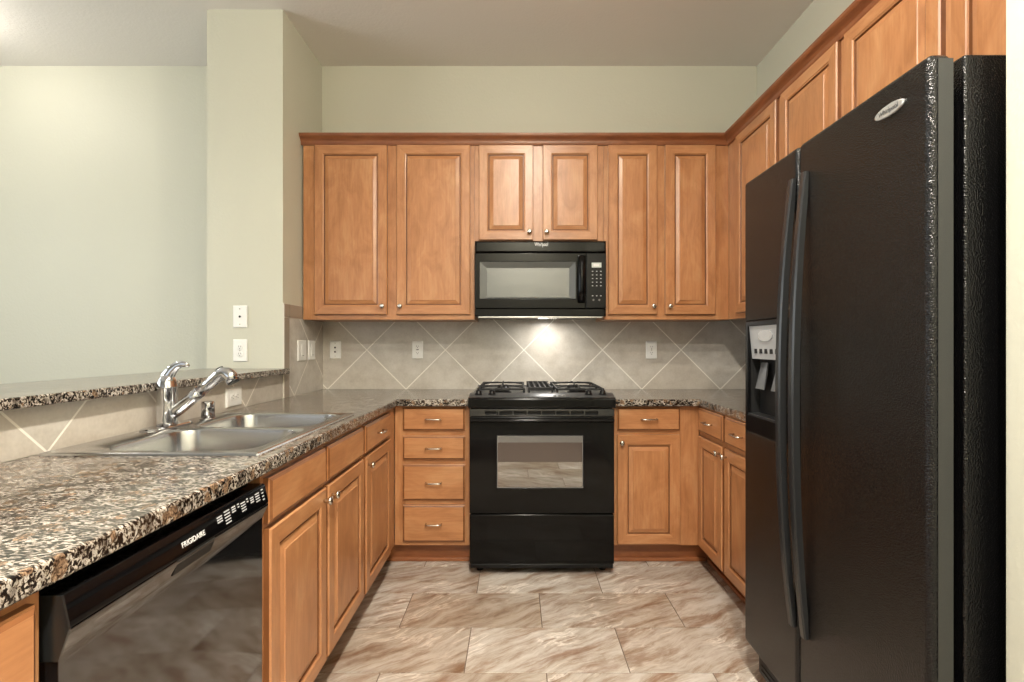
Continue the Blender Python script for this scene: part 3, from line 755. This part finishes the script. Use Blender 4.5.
hp = [(-.001, .802), (-.020, .804), (-.030, .810), (-.032, .818), (-.026, .826), (-.010, .8305), (-.001, .8305)]
hm.loops([[(-hw+.004, y, z) for y, z in hp], [(hw-.004, y, z) for y, z in hp]])
hm.build('oven_handle', M['gloss_black'], ODR, bevel=.003)
MB().box(-hw, hw, .002, .034, .062, .322).build('storage_drawer', M['gloss_black'], RG, bevel=.006)
MB().box(-hw+.005, hw-.005, .006, .0345, .040, .0605).build('drawer_lip', M['satin_black'], RG, bevel=.003)

# ------------------------------------------------------------------ microwave
MW = thing('microwave', 'black over-the-range microwave mounted under the short wall cabinet', 'microwave', (0.142, 2.985, 1.362))
mh = .380
MB().box(-mh, mh, .045, .410, .012, .446).build('body', M['satin_black'], MW, bevel=.002)
MB().loops([rect_ring(-mh, mh, .378, .4465, i, y) for i, y in ((0, .0445), (0, .010), (.004, .004), (.010, .002))]).build('top_panel', M['gloss_black'], MW)
text_mesh('brand_lettering', 'Whirlpool', .030, M['print'], MW, face_y(0.005, .0012, .425), sx=.62)
dx1 = .215
wx0, wx1, wz0, wz1 = -.352, .208-.005, .110, .326
g = MB().grid((-mh, wx0, wx1, dx1+.048), (.056, wz0, wz1, .376), lambda u, v: not (wx0 < u < wx1 and wz0 < v < wz1), .004, .044, lambda u, v, ww: (u, ww, v))
MD = g.build('door', M['gloss_black'], MW, bevel=.003)
MB().loops([rect_ring(wx0, wx1, wz0, wz1, 0, .0052), [(wx0+.040, .014, wz0+.010), (wx1-.036, .014, wz0+.010), (wx1-.036, .014, wz1-.036), (wx0+.040, .014, wz1-.036)]],
           close0=False, close1=False).build('window_bezel', M['mw_bezel'], MD)
MB().box(wx0+.040, wx1-.036, .0141, .018, wz0+.010, wz1-.036).build('window', M['mw_glass'], MD)
hm = MB()
pts = [(.236, .002, .362), (.236, -.022, .350), (.236, -.034, .30), (.236, -.038, .23), (.236, -.036, .16), (.236, -.026, .100), (.236, .002, .086)]
rings = []
for i, (x, y, z) in enumerate(pts):
    hw_, th_ = .020, .011
    rings.append([(x-hw_, y+.004, z), (x-hw_*.6, y-.006, z), (x+hw_*.6, y-.006, z), (x+hw_, y+.004, z), (x+hw_, y+th_, z), (x-hw_, y+th_, z)])
rings[0] = [(p[0], min(p[1], .0035), p[2]) for p in rings[0]]; rings[-1] = [(p[0], min(p[1], .0035), p[2]) for p in rings[-1]]
hm.loops(rings, smooth=True).build('handle', M['gloss_black'], MD)
CP = MB().loops([rect_ring(dx1+.050, mh, .056, .376, i, y) for i, y in ((0, .044), (0, .007), (.003, .004))]).build('control_panel', M['satin_black'], MW)
cpx = (dx1+.050+mh)/2+.002
MB().box(cpx-.028, cpx+.028, .0028, .0042, .292, .320).build('display', M['display'], CP)
MB().box(cpx-.018, cpx+.016, .0024, .0027, .300, .312).build('display_digits', M['print'], CP)
for r_ in range(6):
    for c_ in range(3):
        zz = .270-r_*.021 if r_ < 5 else .128
        MB().box(cpx-.027+c_*.024, cpx-.019+c_*.024, .0028, .0042, zz-.0022, zz+.0022).build('button', M['button_grey'], CP)
for c_ in range(2): MB().lathe([(.006, .0042), (.006, .0028)], c=(cpx-.018+c_*.034, 0, .104), axis='Y', seg=12).build('button', M['line_grey'], CP)
MB().loops([rect_ring(-mh, mh, .010, .0545, i, y) for i, y in ((0, .0445), (0, .012), (.004, .006))]).build('lower_panel', M['gloss_black'], MW)
MB().box(-mh+.02, mh-.02, .010, .0445, .0, .0095).build('grease_lip', M['steel'], MW, bevel=.002)
vs_ = MB()
for i in range(2): vs_.box(-.33+i*.38, -.05+i*.38, .06, .20, .006, .0118)
vs_.build('filter_screen', M['line_grey'], MW, merge=False)
MB().box(.0, .12, .235, .285, .0100, .0118).build('lamp_lens', M['lens'], MW)

# ------------------------------------------------------------------ dishwasher (faces +x; local x = world y)
DW = thing('dishwasher', 'black built-in dishwasher under the near left countertop', 'dishwasher', (-0.662, 0.7175, 0), R(90))
W_ = 0.6145
MB().box(.006, W_-.003, .030, .60, .10, .862).build('tub', M['matte_black'], DW)
MB().box(.012, W_-.008, .045, .060, .0, .098).build('kick_plate', M['matte_black'], DW)
d0, d1 = .014, .602
# door skin with rolled upper lip
pr = [(.028, .105), (-.010, .105), (-.013, .110), (-.0135, .752), (-.014, .764), (-.018, .776), (-.026, .792), (-.029, .799), (-.029, .803), (-.020, .8035), (.028, .8035)]
MB().loops([[(d0, y, z) for y, z in pr], [(d1, y, z) for y, z in pr]]).build('door', M['dishwasher_black'], DW, bevel=.001, seg=1)
pr = [(.028, .8045), (-.0285, .8045), (-.0295, .808), (-.0195, .850), (-.016, .853), (.028, .853)]
CPN = MB().loops([[(d0, y, z) for y, z in pr], [(d1, y, z) for y, z in pr]]).build('control_panel', M['gloss_black'], DW, bevel=.001, seg=1)
MB().loops([[(d0-.004, y, z) for y, z in [(.02, .760), (-.016, .760), (-.0315, .806), (-.0215, .853), (.02, .853)]],
            [(d0-.0005, y, z) for y, z in [(.02, .760), (-.016, .760), (-.0315, .806), (-.0215, .853), (.02, .853)]]]).build('end_cap', M['fridge_trim'], DW)
# pocket handle
c0 = (.966+1.083)/2-.7165
pk = MB(); pw = .060
pk.loops([[(c0-pw, y, z) for y, z in [(-.0275, .8035), (-.0300, .802), (-.0195, .7745), (-.0160, .7745)]],
          [(c0+pw, y, z) for y, z in [(-.0275, .8035), (-.0300, .802), (-.0195, .7745), (-.0160, .7745)]]])
pk.build('handle_pocket', M['matte_black'], DW)
# writing on the slanted control face
tilt = math.atan2(.010, .042)
def on_panel(x, z):
    y = -.0295+(z-.808)/.042*.010
    return Matrix.Translation((x, y-.0003, z)) @ Matrix.Rotation(R(90)-tilt, 4, 'X')
text_mesh('brand_lettering', 'FRIGIDAIRE', .0145, M['print'], CPN, on_panel(1.018-.7165, .824), sx=1.0)
def marks(pts):
    for (x, z, wd, hh) in pts:
        y = -.0295+(z-.808)/.042*.010; y2 = -.0295+(z+hh-.808)/.042*.010
        mk.face([(x, y-.0004, z), (x+wd, y-.0004, z), (x+wd, y2-.0004, z+hh), (x, y2-.0004, z+hh)])
mk = MB(); ps = []
def X_(d): return d-.7165
for k in range(3): ps.append((X_(1.100), .825+k*.005, .020, .003))
for k in range(5): ps.append((X_(1.128), .814+k*.0062, .022, .0028))
for k in range(3): ps.append((X_(1.158), .829+k*.005, .016, .003))
for k in range(2): ps.append((X_(1.182), .833+k*.006, .008, .003))
for k in range(4): ps.append((X_(1.196), .819+k*.0058, .020, .0028))
for k in range(2): ps.append((X_(1.222), .833+k*.006, .008, .003))
for k in range(3): ps.append((X_(1.238), .826+k*.005, .016, .003))
for k in range(4): ps.append((X_(1.262), .821+k*.0058, .020, .0028))
for k in range(4): ps.append((X_(1.293), .817+k*.008, .010, .003))
marks(ps); mk.build('panel_markings', M['button_grey'], CPN, merge=False, recalc=False)

# ------------------------------------------------------------------ refrigerator (faces -x)
FR = thing('refrigerator', 'tall black side-by-side refrigerator with water dispenser on the right', 'refrigerator', (0.83, 1.035, 0))
# local: x into the wall, y away from the camera
FD = 0.843; SPL = 0.484; dz0, dz1 = .135, 1.794
MB().box(.073, .755, .004, FD-.004, .03, 1.794).build('body', M['fridge'], FR, bevel=.006)
MB().box(.048, .0725, .05, FD-.03, .15, 1.74).build('gasket', M['matte_black'], FR)
def fdoor(name, ya, yb_, hole=None):
    us = [ya, yb_]; vs = [dz0, dz1]
    if hole: us = [ya, hole[0], hole[1], yb_]; vs = [dz0, hole[2], hole[3], dz1]
    g = MB().grid(us, vs, lambda u, v: not (hole and hole[0] < u < hole[1] and hole[2] < v < hole[3]), 0.0, .047, lambda u, v, ww: (ww, u, v))
    return g.build(name, M['fridge'], FR, bevel=.014, seg=5)
D2 = fdoor('refrigerator_door', 0.0, SPL-.004)
hole = (.562, .812, .905, 1.285)
D1 = fdoor('freezer_door', SPL+.004, FD, hole)
for d_, ya, yb_ in ((D2, 0.0, SPL-.004), (D1, SPL+.004, FD)):
    MB().box(.016, .0465, ya-.0012 if ya == 0 else ya+.02, ya-.0002 if ya == 0 else ya+.021, dz0+.012, dz1-.012).build('edge_trim', M['fridge_trim'], d_)
# dispenser
h0, h1, k0, k1 = hole
dp = MB()
dp.box(.040, .046, h0, h1, k0, k1); dp.box(.004, .040, h0, h0+.008, k0, k1); dp.box(.004, .040, h1-.008, h1, k0, k1)
DP = dp.build('dispenser_cavity', M['matte_black'], D1, merge=False)
g = MB().grid((h0-.004, h0+.012, h1-.012, h1+.004), (k0-.004, k0+.055, 1.148, k1-.012, k1+.004), lambda u, v: not (h0+.012 < u < h1-.012 and (k0+.055 < v < 1.148 or 1.148 < v < k1-.012)), -.006, .006, lambda u, v, ww: (ww, u, v))
g.build('dispenser_bezel', M['satin_black'], D1, bevel=.002)
pn = MB()
pn.loops([[(x, h0+.0125, z) for x, z in ((.010, 1.158), (.030, 1.158), (.030, 1.272), (-.001, 1.272))], [(x, h1-.0125, z) for x, z in ((.010, 1.158), (.030, 1.158), (.030, 1.272), (-.001, 1.272))]])
PN = pn.build('dispenser_panel', M['dispenser'], D1)
def on_disp(y, z):
    x = -.001+(1.272-z)/(.114)*.011
    return x-.0006
pm = MB()
for i in range(5):
    yy = h0+.05+i*.036; z = 1.185; x = on_disp(yy, z)
    pm.box(x-.001, x+.001, yy, yy+.018, z-.008, z+.008)
pm.build('panel_buttons', M['plastic_dark'], PN, merge=False)
ym = (h0+h1)/2
x = on_disp(0, 1.24); MB().loops([[(x-.001, ym+.05*math.cos(a*R(30)), 1.238+.020*math.sin(a*R(30))) for a in range(12)], [(x+.002, ym+.05*math.cos(a*R(30)), 1.238+.020*math.sin(a*R(30))) for a in range(12)]]).build('panel_badge', M['badge'], PN)
for s_ in (-1, 1):
    MB().loops([[(.030+dx, ym+s_*.055+dy*.022, z) for dx, dy in ((0, -1), (-.004, -1), (-.004, 1), (0, 1))] if i < 1 else
                [(.012+dx, ym+s_*.055+dy*.030, z) for dx, dy in ((0, -1), (-.004, -1), (-.004, 1), (0, 1))] for i, z in ((0, 1.145), (1, 1.055))]).build('dispenser_paddle', M['paddle'], D1)
MB().box(-.004, .040, h0+.009, h1-.009, .957, .966).build('drip_tray', M['handle_grey'], D1, bevel=.002)
# handles
def fhandle(yc, par, bw, wd=.027):
    rings = []; n_ = 18; zt0, zt1 = .370, 1.700
    for i in range(n_+1):
        t_ = i/n_; z = zt0+(zt1-zt0)*t_
        bow = bw*(1-abs(2*t_-1)**2.2)+.002
        th_ = .016+.006*(1-abs(2*t_-1)**2)
        xo = -bow-.010; xi = min(xo+th_, -.0006)
        rings.append([(xi, yc-wd/2, z), (xo+.004, yc-wd/2, z), (xo, yc-wd/2+.005, z), (xo, yc+wd/2-.005, z), (xo+.004, yc+wd/2, z), (xi, yc+wd/2, z)])
    MB().loops(rings).build('handle', M['handle_grey'], par)
fhandle(SPL-.044, D2, .036); fhandle(SPL+.022, D1, .040)
# badge
by, bz = 1.145-1.035, 1.728
bm_ = MB(); rr = []
for s_, x in ((1.0, -.0005), (1.0, -.003), (.9, -.0045)):
    rr.append([(x, by+.046*s_*math.cos(2*math.pi*k/32), bz+.0135*s_*math.sin(2*math.pi*k/32)) for k in range(32)])
BG = bm_.loops(rr).build('badge', M['badge'], D2)
text_mesh('brand_lettering', 'Whirlpool', .016, M['handle_grey'], BG, Matrix.Translation((-.0048, by, bz)) @ Matrix.Rotation(R(-90), 4, 'Z') @ Matrix.Rotation(R(90), 4, 'X'), sx=.9)
# base grille, hinge covers
gr = MB(); gr.box(.050, .0725, .02, FD-.01, .025, .132)
for i in range(5): gr.box(.047, .0498, .03, FD-.03, .035+i*.018, .044+i*.018)
gr.build('base_grille', M['satin_black'], FR, merge=False)
ft = MB()
for ya in (.05, FD-.05): MB().lathe([(.022, 0), (.022, .029)], c=(.12, ya, 0), seg=14).build('foot', M['satin_black'], FR)
for ya in (.05, FD-.05): MB().lathe([(.022, 0), (.022, .029)], c=(.66, ya, 0), seg=14).build('foot', M['satin_black'], FR)
